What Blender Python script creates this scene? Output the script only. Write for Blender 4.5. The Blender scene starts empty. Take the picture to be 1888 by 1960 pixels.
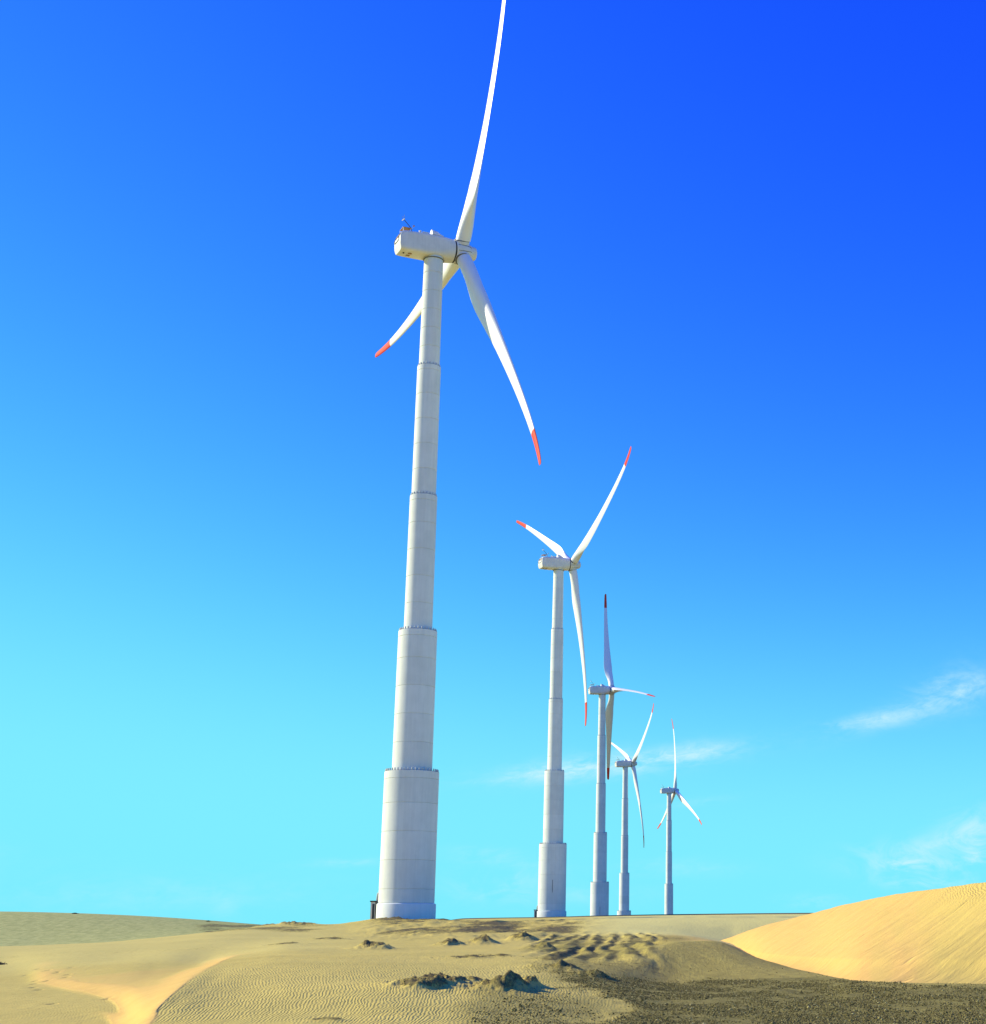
import bpy, math, random
import numpy as np
from mathutils import Matrix, Vector

# ------------------------------------------------------------------ camera, sky, sun
SC = bpy.context.scene
COL = SC.collection
RAD = math.radians
PITCH = RAD(13.5313)
LENS_F, PPX, PPY = 2874.13, 1313.816, 1082.32      # focal length and principal point, photo 1888 units wide
SUN_AZ, SUN_EL = RAD(-75.0), RAD(26.0)             # azimuth from +Y, clockwise

cam = bpy.data.cameras.new('camera')
cam_o = bpy.data.objects.new('camera', cam); COL.objects.link(cam_o)
cam_o.location = (0, 0, 0)
cam_o.rotation_euler = (RAD(90) + PITCH, 0, 0)
cam.sensor_fit = 'HORIZONTAL'; cam.sensor_width = 36
cam.lens = LENS_F / 1888 * 36
cam.shift_x = -(PPX - 944) / 1888
cam.shift_y = (PPY - 980) / 1888
cam.clip_start = 0.1; cam.clip_end = 60000
SC.camera = cam_o

W = bpy.data.worlds.new('World'); SC.world = W; W.use_nodes = True

sun = bpy.data.lights.new('sun', 'SUN'); sun.energy = 5.0; sun.angle = RAD(0.53)
sun.color = (1.0, 0.94, 0.70)
sun_o = bpy.data.objects.new('sun', sun); COL.objects.link(sun_o)
SUN_DIR = Vector((math.sin(SUN_AZ) * math.cos(SUN_EL), math.cos(SUN_AZ) * math.cos(SUN_EL), math.sin(SUN_EL)))
sun_o.rotation_euler = SUN_DIR.to_track_quat('Z', 'Y').to_euler()
sun_o.location = (0, 0, 300)

SC.view_settings.view_transform = 'Standard'; SC.view_settings.look = 'None'
SC.view_settings.exposure = 0.3; SC.view_settings.gamma = 1.0
SC.view_settings.use_curve_mapping = False

cP, sP = math.cos(PITCH), math.sin(PITCH)
def ray(xu, yu):
    x = (np.asarray(xu, float) - PPX) / LENS_F; v = (PPY - np.asarray(yu, float)) / LENS_F
    return x, cP - v * sP, v * cP + sP
def pt(xu, yu, Y):                                  # point at depth Y seen at a photo position
    x, y, z = ray(xu, yu)
    return np.array([x / y * Y, Y, z / y * Y])

# ------------------------------------------------------------------ node helpers
class NG:
    def __init__(s, tree): s.t = tree; s.n = tree.nodes; s.l = tree.links
    def new(s, typ, **kw):
        n = s.n.new(typ)
        for k, v in kw.items(): setattr(n, k, v)
        return n
    def put(s, sock, v):
        if isinstance(v, bpy.types.NodeSocket): s.l.new(v, sock)
        elif v is not None: sock.default_value = v
    def m(s, op, a, b=None, c=None, clamp=False):
        n = s.new('ShaderNodeMath', operation=op); n.use_clamp = clamp
        for i, v in enumerate((a, b, c)):
            if v is not None: s.put(n.inputs[i], v)
        return n.outputs[0]
    def ss(s, v, a, b, lo=0.0, hi=1.0):
        n = s.new('ShaderNodeMapRange', interpolation_type='SMOOTHSTEP')
        s.put(n.inputs[0], v); s.put(n.inputs[1], a); s.put(n.inputs[2], b); s.put(n.inputs[3], lo); s.put(n.inputs[4], hi)
        return n.outputs[0]
    def mix(s, f, a, b, blend='MIX'):
        n = s.new('ShaderNodeMix', data_type='RGBA', blend_type=blend)
        s.put(n.inputs[0], f); s.put(n.inputs[6], a); s.put(n.inputs[7], b)
        return n.outputs[2]
    def noise(s, vec, scale, detail=4, rough=0.55, dist=0.0, out=0):
        n = s.new('ShaderNodeTexNoise'); s.put(n.inputs['Vector'], vec)
        n.inputs['Scale'].default_value = scale; n.inputs['Detail'].default_value = detail
        n.inputs['Roughness'].default_value = rough; n.inputs['Distortion'].default_value = dist
        return n.outputs[out]
    def xyz(s, x, y, z):
        n = s.new('ShaderNodeCombineXYZ'); s.put(n.inputs[0], x); s.put(n.inputs[1], y); s.put(n.inputs[2], z); return n.outputs[0]
    def sep(s, v):
        n = s.new('ShaderNodeSeparateXYZ'); s.put(n.inputs[0], v); return n.outputs
    def attr(s, name):
        n = s.new('ShaderNodeAttribute', attribute_name=name); return n.outputs['Fac']
def rgb(r, g, b): return (r, g, b, 1.0)

# ------------------------------------------------------------------ world sky with thin clouds
g = NG(W.node_tree); bg = g.n['Background']
sky = g.new('ShaderNodeTexSky', sky_type='NISHITA'); sky.sun_disc = False
sky.sun_elevation = SUN_EL; sky.sun_rotation = SUN_AZ
sky.air_density = 0.7; sky.dust_density = 0.0; sky.ozone_density = 3.0; sky.altitude = 0
STR = 0.1
sc = g.new('ShaderNodeSeparateColor'); g.l.new(sky.outputs[0], sc.inputs[0])
ch = []
for o, (top, x0, pw) in zip(sc.outputs, ((.172, .190, 2.7), (.69, .290, 2.3), (.83, .06, 1.0))):   # one saturating film curve for every direction
    e_ = g.m('EXPONENT', g.m('MULTIPLY', g.m('POWER', g.m('MULTIPLY', o, STR / x0), pw), -1.0))
    ch.append(g.m('MULTIPLY', g.m('SUBTRACT', 1.0, e_), top / STR))
cc = g.new('ShaderNodeCombineColor')
for i in range(3): g.l.new(ch[i], cc.inputs[i])
tc = g.new('ShaderNodeTexCoord'); dx, dy, dz = g.sep(tc.outputs['Generated'])
az = g.m('ARCTAN2', dx, dy); el = g.m('ARCSINE', dz)
cl_vec = g.xyz(g.m('MULTIPLY_ADD', el, -0.6, az), g.m('MULTIPLY', el, 3.4), 0.0)
wisp = g.noise(cl_vec, 13.0, 7, 0.62, 0.6)
fray = g.noise(g.xyz(g.m('MULTIPLY_ADD', el, -.8, az), g.m('MULTIPLY', el, 2.2), 7.7), 70.0, 6, 0.7, 0.8)
wisp = g.m('ADD', g.m('MULTIPLY', wisp, .62), g.m('MULTIPLY', fray, .38))
puff = g.noise(g.xyz(az, g.m('MULTIPLY', el, 1.7), 3.1), 30.0, 8, 0.68, 0.9)
total = None
CLOUDS = [  # photo position, half sizes, tilt, strength, kind (0 streak, 1 puff)
    (1160, 1466, 190, 20, 7, .95, 0), (1290, 1448, 130, 15, 8, .75, 0), (1060, 1478, 80, 14, 6, .75, 0), (1230, 1455, 150, 24, 6, .40, 1),
    (1822, 1322, 62, 30, 12, .66, 1), (1850, 1318, 60, 46, 16, .28, 0), (1750, 1358, 130, 20, 16, .60, 0), (1650, 1382, 90, 12, 6, .45, 0),
    (1860, 1588, 55, 26, 14, .75, 1), (1800, 1612, 60, 16, 20, .35, 0), (1872, 1642, 26, 30, 0, .7, 1), (1740, 1628, 100, 20, 4, .5, 1), (1770, 1665, 110, 22, 0, .5, 1), (1745, 1655, 55, 9, 0, .7, 1), (1770, 1690, 60, 10, 0, .6, 1),
    (960, 1690, 80, 26, 4, .45, 1), (930, 1634, 60, 12, -3, .40, 0), (1300, 1662, 110, 15, 0, .30, 0), (1000, 1655, 100, 9, -5, .30, 0),
    (660, 1651, 80, 7, 2, .40, 0), (1560, 1725, 60, 12, 0, .30, 1), (430, 1728, 30, 28, 0, .22, 1), (300, 1712, 280, 30, 1, .22, 0), (1110, 1715, 120, 16, 2, .25, 1),
    (1335, 1535, 60, 8, 6, .25, 0), (2150, 1500, 160, 40, 10, .6, 1), (-300, 1600, 200, 26, -6, .4, 0), (2600, 1350, 260, 40, 8, .5, 0), (-900, 1450, 260, 30, 5, .4, 1)]
for (xu, yu, su, sv, ang, st, kind) in CLOUDS:
    x, y, z = ray(xu, yu); L = math.sqrt(x * x + y * y + z * z)
    a0 = math.atan2(x, y); e0 = math.asin(z / L); k = 1.03 / LENS_F
    da = g.m('SUBTRACT', az, float(a0)); de = g.m('SUBTRACT', el, float(e0))
    ca, sa = math.cos(RAD(ang)), math.sin(RAD(ang))
    p = g.m('ADD', g.m('MULTIPLY', da, ca / (su * k)), g.m('MULTIPLY', de, sa / (su * k)))
    q = g.m('ADD', g.m('MULTIPLY', da, -sa / (sv * k)), g.m('MULTIPLY', de, ca / (sv * k)))
    r2 = g.m('ADD', g.m('MULTIPLY', p, p), g.m('MULTIPLY', q, q))
    e = g.m('EXPONENT', g.m('MULTIPLY', r2, -1.0))
    e = g.m('MULTIPLY', g.m('MULTIPLY', e, st), g.ss(puff if kind else wisp, 0.36, 0.68))
    total = e if total is None else g.m('ADD', total, e)
total = g.m('MULTIPLY', g.m('MINIMUM', total, 0.95), 0.84)
skyc = g.mix(total, cc.outputs[0], rgb(.52 / STR, .76 / STR, .84 / STR))
g.l.new(skyc, bg.inputs[0]); bg.inputs[1].default_value = STR

# ------------------------------------------------------------------ materials
def material(name):
    m = bpy.data.materials.new(name); m.use_nodes = True
    return m, NG(m.node_tree), m.node_tree.nodes['Principled BSDF']
def paint(name, col, rough=0.45, var=0.06, spec=0.4, scale=0.6, metallic=0.0):
    m, g, b = material(name)
    tc = g.new('ShaderNodeTexCoord')
    n = g.noise(tc.outputs['Object'], scale, 5, 0.6)
    n2 = g.noise(g.xyz(*[g.m('MULTIPLY', o, s) for o, s in zip(g.sep(tc.outputs['Object']), (3., 3., .35))]), 1.0, 4, 0.6)
    f = g.m('ADD', g.m('MULTIPLY', n, .6), g.m('MULTIPLY', n2, .4))
    c = g.mix(g.ss(f, .3, .7), rgb(*[v * (1 - var) for v in col]), rgb(*[min(1, v * (1 + var * .5)) for v in col]))
    g.l.new(c, b.inputs['Base Color'])
    b.inputs['Roughness'].default_value = rough; b.inputs['Specular IOR Level'].default_value = spec
    b.inputs['Metallic'].default_value = metallic
    return m
M = {}
M['blade'] = paint('white_gelcoat', (.84, .82, .76), .4, .03)
M['nacelle'] = paint('white_fibreglass', (.74, .71, .63), .45, .10, scale=.8)
M['red'] = paint('red_paint', (.74, .065, .03), .65, .05, .15)
M['rubber'] = paint('black_rubber', (.015, .015, .016), .6, .1)
M['steel'] = paint('galvanised_steel', (.42, .42, .40), .45, .15, metallic=.5)
M['dark'] = paint('dark_metal', (.035, .035, .04), .5, .1)
M['rust'] = paint('ochre_grating', (.36, .20, .07), .7, .2, scale=5)
M['seam'] = paint('grey_sealant', (.16, .15, .13), .7, .1)
M['joint'] = paint('joint_mortar', (.66, .66, .57), .85, .1)
M['cream'] = paint('cream_panel', (.62, .60, .52), .5, .08)
# precast concrete: every cast ring a shade of its own, rain streaks and pale patches
m, g, b = material('white_concrete'); M['concrete'] = m
tc = g.new('ShaderNodeTexCoord'); oi = g.new('ShaderNodeObjectInfo')
ox, oy, oz = g.sep(tc.outputs['Object'])
n1 = g.noise(tc.outputs['Object'], .45, 6, .6)
n2 = g.noise(g.xyz(g.m('MULTIPLY', ox, 2.2), g.m('MULTIPLY', oy, 2.2), g.m('MULTIPLY', oz, .12)), 1.0, 5, .65)
n3 = g.noise(tc.outputs['Object'], 9., 3, .6)
f = g.m('ADD', g.m('ADD', g.m('MULTIPLY', n1, .45), g.m('MULTIPLY', n2, .45)), g.m('MULTIPLY', oi.outputs['Random'], .16))
c = g.mix(g.ss(f, .32, .75), rgb(.70, .71, .61), rgb(.84, .845, .73))
c = g.mix(g.m('MULTIPLY', g.ss(n3, .55, .8), .25), c, rgb(.60, .60, .52))
g.l.new(c, b.inputs['Base Color']); b.inputs['Roughness'].default_value = .8; b.inputs['Specular IOR Level'].default_value = .25
bu = g.new('ShaderNodeBump'); bu.inputs['Strength'].default_value = .25; bu.inputs['Distance'].default_value = .02
g.l.new(n3, bu.inputs['Height']); g.l.new(bu.outputs[0], b.inputs['Normal'])

def sand_material(name, dune=False):
    m, g, b = material(name)
    ge = g.new('ShaderNodeNewGeometry'); P = ge.outputs['Position']; px, py, pz = g.sep(P)
    pv = g.xyz(px, py, 0.0)
    big = g.noise(pv, .12, 5, .55); mid = g.noise(pv, .9, 5, .6); fine = g.noise(pv, 14., 3, .6)
    flat_c = g.mix(g.ss(big, .3, .7), rgb(.61, .46, .094), rgb(.68, .51, .106))
    flat_c = g.mix(g.m('MULTIPLY', g.ss(mid, .35, .7), .35), flat_c, rgb(.55, .415, .084))
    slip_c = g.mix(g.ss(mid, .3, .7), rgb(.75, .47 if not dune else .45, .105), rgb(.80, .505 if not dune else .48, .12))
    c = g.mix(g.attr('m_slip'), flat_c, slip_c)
    fn = g.noise(g.xyz(g.m('MULTIPLY', px, 1.), g.m('MULTIPLY', py, .25), 0.0), 1.1, 6, .7)
    c = g.mix(g.attr('m_far'), c, g.mix(g.ss(fn, .36, .62), rgb(.35, .345, .09), rgb(.52, .49, .14)))
    c = g.mix(g.attr('m_pale'), c, rgb(.74, .62, .17))
    # coarse dark grit left behind by the wind; also paints the far shadow strip
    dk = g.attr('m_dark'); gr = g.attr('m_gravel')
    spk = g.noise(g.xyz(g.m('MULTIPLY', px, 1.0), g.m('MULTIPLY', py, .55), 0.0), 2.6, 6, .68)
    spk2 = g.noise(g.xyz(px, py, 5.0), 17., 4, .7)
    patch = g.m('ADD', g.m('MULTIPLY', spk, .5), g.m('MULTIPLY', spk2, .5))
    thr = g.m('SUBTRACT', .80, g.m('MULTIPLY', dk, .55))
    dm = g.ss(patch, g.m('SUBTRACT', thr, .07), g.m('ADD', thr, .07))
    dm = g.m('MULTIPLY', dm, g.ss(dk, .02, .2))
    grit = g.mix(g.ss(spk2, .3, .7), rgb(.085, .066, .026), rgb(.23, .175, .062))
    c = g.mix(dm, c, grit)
    stk = g.noise(g.xyz(g.m('ADD', g.m('MULTIPLY', px, 1.7), g.m('MULTIPLY', py, .5)), g.m('MULTIPLY', py, .16), 1.0), 1.0, 6, .7)
    patch = g.m('ADD', g.m('MULTIPLY', patch, .65), g.m('MULTIPLY', stk, .35))
    soil = g.mix(g.ss(patch, .38, .62), rgb(.16, .13, .03), rgb(.38, .305, .066))
    c = g.mix(gr, c, soil)
    g.l.new(c, b.inputs['Base Color']); b.inputs['Roughness'].default_value = .92; b.inputs['Specular IOR Level'].default_value = .12
    # wind ripples
    rp = g.attr('m_ripple')
    w1 = g.noise(g.xyz(px, g.m('MULTIPLY', py, .45), 0.0), .8, 3, .5)
    w2 = g.noise(g.xyz(px, g.m('MULTIPLY', py, .35), 9.0), 3.2, 3, .55)
    ph = g.m('ADD', g.m('MULTIPLY', g.m('MULTIPLY', px, g.m('SUBTRACT', 1.0, g.m('MULTIPLY', g.m('SUBTRACT', py, 45.0), .0215))), 1 / .10), g.m('ADD', g.m('MULTIPLY', w1, 3.6), g.m('MULTIPLY', w2, 2.0)))
    s = g.m('SINE', g.m('MULTIPLY', ph, 2 * math.pi))
    s = g.m('MULTIPLY', s, g.m('ADD', .1, g.m('MULTIPLY', g.noise(g.xyz(px, g.m('MULTIPLY', py, .4), 4.0), 1.7, 4, .6), 1.8)))
    h = g.m('MULTIPLY', g.m('MULTIPLY', s, rp), .0042)
    h = g.m('ADD', h, g.m('MULTIPLY', g.m('MULTIPLY', spk2, g.m('ADD', .1, g.m('MAXIMUM', dm, gr))), .05))
    md = g.noise(g.xyz(g.m('MULTIPLY', px, 3.2), g.m('MULTIPLY', py, .9), 6.0), 1.0, 4, .6)
    h = g.m('ADD', h, g.m('MULTIPLY', g.m('MULTIPLY', md, g.m('SUBTRACT', 1.0, g.attr('m_slip'))), .045 if not dune else .004))
    h = g.m('ADD', h, g.m('MULTIPLY', fine, .006))
    h = g.m('ADD', h, g.m('MULTIPLY', g.m('MULTIPLY', stk, gr), .10))
    sl = g.noise(g.xyz(g.m('MULTIPLY', px, .5), g.m('MULTIPLY', py, 1.6), 3.0), 1.0, 5, .65)
    h = g.m('ADD', h, g.m('MULTIPLY', g.m('MULTIPLY', sl, g.attr('m_slip')), .10 if not dune else 0.0))
    if dune:
        su = g.attr('su')
        q_ = g.m('SUBTRACT', g.m('MULTIPLY', py, .53), g.m('MULTIPLY', px, .85)); p_ = g.m('ADD', g.m('MULTIPLY', px, .53), g.m('MULTIPLY', py, .85))
        st1 = g.noise(g.xyz(g.m('MULTIPLY', q_, .55), g.m('MULTIPLY', p_, .07), 2.0), 1.0, 6, .66)
        st2 = g.noise(g.xyz(g.m('MULTIPLY', q_, 2.4), g.m('MULTIPLY', p_, .22), 7.0), 1.0, 5, .6)
        crk = g.ss(g.noise(g.xyz(g.m('MULTIPLY', q_, .8), g.m('MULTIPLY', p_, .12), 11.0), 1.0, 3, .5), .66, .72)
        h = g.m('ADD', h, g.m('ADD', g.m('MULTIPLY', st1, .22), g.m('MULTIPLY', st2, .04)))
        h = g.m('SUBTRACT', h, g.m('MULTIPLY', crk, .05))
        s3 = g.m('SINE', g.m('ADD', g.m('MULTIPLY', su, 20.), g.m('MULTIPLY', w1, 30.)))
        h = g.m('ADD', h, g.m('MULTIPLY', g.m('MULTIPLY', g.m('MULTIPLY', s3, rp), mid), .018))
    bu = g.new('ShaderNodeBump'); bu.inputs['Strength'].default_value = 1.0; bu.inputs['Distance'].default_value = 1.0
    g.l.new(h, bu.inputs['Height']); g.l.new(bu.outputs[0], b.inputs['Normal'])
    return m
M['sand'] = sand_material('rippled_sand')
M['dune'] = sand_material('slip_face_sand', True)
m, g, b = material('gravel_stone'); M['gravel'] = m
ge = g.new('ShaderNodeNewGeometry'); rn = ge.outputs['Random Per Island']
cr = g.new('ShaderNodeValToRGB'); g.l.new(rn, cr.inputs[0])
e = cr.color_ramp.elements; e[0].position = 0; e[0].color = rgb(.065, .052, .012); e[1].position = 1; e[1].color = rgb(.54, .44, .16)
for p_, c_ in ((.35, (.135, .106, .024)), (.7, (.21, .168, .04)), (.92, (.31, .25, .07))):
    x = e.new(p_); x.color = rgb(*c_)
g.l.new(cr.outputs[0], b.inputs['Base Color']); b.inputs['Roughness'].default_value = .85; b.inputs['Specular IOR Level'].default_value = .2
m, g, b = material('dry_scrub'); M['scrub'] = m
ge = g.new('ShaderNodeNewGeometry')
g.l.new(g.mix(ge.outputs['Random Per Island'], rgb(.03, .03, .012), rgb(.09, .08, .035)), b.inputs['Base Color']); b.inputs['Roughness'].default_value = .9

# ------------------------------------------------------------------ mesh helpers
def mesh_np(name, verts, quads=None, tris=None, smooth=True):
    me = bpy.data.meshes.new(name)
    verts = np.asarray(verts, np.float32).reshape(-1, 3)
    loops = []; starts = []; tot = []
    n = 0
    for f, k in ((quads, 4), (tris, 3)):
        if f is None or len(f) == 0: continue
        f = np.asarray(f, np.int32).reshape(-1, k)
        loops.append(f.ravel()); starts.append(n + k * np.arange(len(f))); tot.append(np.full(len(f), k)); n += f.size
    loops = np.concatenate(loops); starts = np.concatenate(starts); tot = np.concatenate(tot)
    me.vertices.add(len(verts)); me.vertices.foreach_set('co', verts.ravel())
    me.loops.add(len(loops)); me.loops.foreach_set('vertex_index', loops.astype(np.int32))
    me.polygons.add(len(starts)); me.polygons.foreach_set('loop_start', starts.astype(np.int32))
    me.polygons.foreach_set('loop_total', tot.astype(np.int32))
    me.update(calc_edges=True)
    if smooth: me.polygons.foreach_set('use_smooth', np.ones(len(starts), bool))
    me.validate()
    return me
def grid_quads(nr, nc, close=False):
    i = np.arange(nr - 1)[:, None]; j = np.arange(nc if close else nc - 1)[None, :]
    j2 = (j + 1) % nc
    return np.stack([i * nc + j, i * nc + j2, (i + 1) * nc + j2, (i + 1) * nc + j], -1).reshape(-1, 4)
class MB:
    """collects shapes into one mesh"""
    def __init__(s): s.v = []; s.f = []
    def add(s, v, f):
        o = len(s.v); s.v += [tuple(map(float, p)) for p in v]; s.f += [tuple(int(i) + o for i in q) for q in f]; return s
    def loft(s, rings, cap0=True, cap1=True):
        rings = np.asarray(rings, float); n, k, _ = rings.shape
        f = [tuple(q) for q in grid_quads(n, k, True)]
        if cap0: f.append(tuple(range(k - 1, -1, -1)))
        if cap1: f.append(tuple(range((n - 1) * k, n * k)))
        return s.add(rings.reshape(-1, 3), f)
    def lathe(s, prof, n=48, axis='z', cap0=True, cap1=True):
        t = np.linspace(0, 2 * np.pi, n, endpoint=False); R = []
        for r, z in prof:
            a, b = r * np.cos(t), r * np.sin(t); zz = np.full(n, z)
            R.append(np.stack([a, b, zz], -1) if axis == 'z' else np.stack([zz, a, b], -1))
        return s.loft(R, cap0, cap1)
    def box(s, c, d, M3=None):
        c = np.array(c, float); d = np.array(d, float) / 2
        v = np.array([[x, y, z] for x in (-1, 1) for y in (-1, 1) for z in (-1, 1)]) * d
        if M3 is not None: v = v @ np.array(M3).T
        return s.add(v + c, [(0, 1, 3, 2), (4, 6, 7, 5), (0, 4, 5, 1), (2, 3, 7, 6), (0, 2, 6, 4), (1, 5, 7, 3)])
    def tube(s, p, r, n=8):
        p = [Vector(q) for q in p]; R = []
        for i, q in enumerate(p):
            d = (p[min(i + 1, len(p) - 1)] - p[max(i - 1, 0)]).normalized()
            u = d.orthogonal().normalized(); w = d.cross(u)
            if i and R:
                u = (u0 - d * u0.dot(d)).normalized(); w = d.cross(u)
            u0 = u
            R.append([q + (u * math.cos(t) + w * math.sin(t)) * r for t in np.linspace(0, 2 * np.pi, n, endpoint=False)])
        return s.loft(R)
    def mesh(s, name, smooth=False, angle=40):
        me = bpy.data.meshes.new(name); me.from_pydata(s.v, [], s.f); me.update()
        if smooth:
            me.polygons.foreach_set('use_smooth', np.ones(len(me.polygons), bool))
            try: me.set_sharp_from_angle(angle=RAD(angle))
            except Exception: pass
        return me
def link(name, me, mat=None, parent=None, mtx=None):
    o = bpy.data.objects.new(name, me); COL.objects.link(o)
    if mat is not None and me is not None and len(me.materials) == 0: me.materials.append(mat)
    if parent is not None: o.parent = parent
    if mtx is not None: o.matrix_basis = mtx
    return o
def tag(o, label, cat=None, group=None, kind=None):
    if label: o['label'] = label
    if cat: o['category'] = cat
    if group: o['group'] = group
    if kind: o['kind'] = kind
    return o

# ------------------------------------------------------------------ noise in numpy
_tab = np.random.RandomState(7).rand(256, 256)
def vnoise(x, y):
    xi = np.floor(x).astype(int); yi = np.floor(y).astype(int); fx = x - xi; fy = y - yi
    fx = fx * fx * fx * (fx * (fx * 6 - 15) + 10); fy = fy * fy * fy * (fy * (fy * 6 - 15) + 10)
    A = _tab[xi & 255, yi & 255]; B = _tab[(xi + 1) & 255, yi & 255]; C = _tab[xi & 255, (yi + 1) & 255]; D = _tab[(xi + 1) & 255, (yi + 1) & 255]
    return (A * (1 - fx) + B * fx) * (1 - fy) + (C * (1 - fx) + D * fx) * fy - .5
def fbm(x, y, o=4, g_=.5):
    s = 0; a = 1
    for i in range(o):
        s = s + a * vnoise(x * 2 ** i + 17.3 * i, y * 2 ** i + 9.1 * i); a *= g_
    return s
def sstep(v, a, b):
    t = np.clip((v - a) / (b - a), 0, 1); return t * t * (3 - 2 * t)
def pchip_d(h, dl):
    d = np.zeros((h.shape[0] + 1,) + h.shape[1:])
    w1 = 2 * h[1:] + h[:-1]; w2 = h[1:] + 2 * h[:-1]
    with np.errstate(all='ignore'):
        m = (w1 + w2) / (w1 / dl[:-1] + w2 / dl[1:])
    d[1:-1] = np.where(dl[:-1] * dl[1:] > 0, m, 0); d[0] = dl[0]; d[-1] = dl[-1]
    return np.nan_to_num(d)
def pchip(x, y, q):
    x = np.asarray(x, float); y = np.asarray(y, float); h = np.diff(x); dl = np.diff(y) / h; d = pchip_d(h, dl)
    q = np.clip(q, x[0], x[-1]); i = np.clip(np.searchsorted(x, q) - 1, 0, len(x) - 2); t = (q - x[i]) / h[i]
    return ((1 + 2 * t) * (1 - t) ** 2 * y[i] + t * (1 - t) ** 2 * h[i] * d[i] + t * t * (3 - 2 * t) * y[i + 1] + t * t * (t - 1) * h[i] * d[i + 1])

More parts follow.
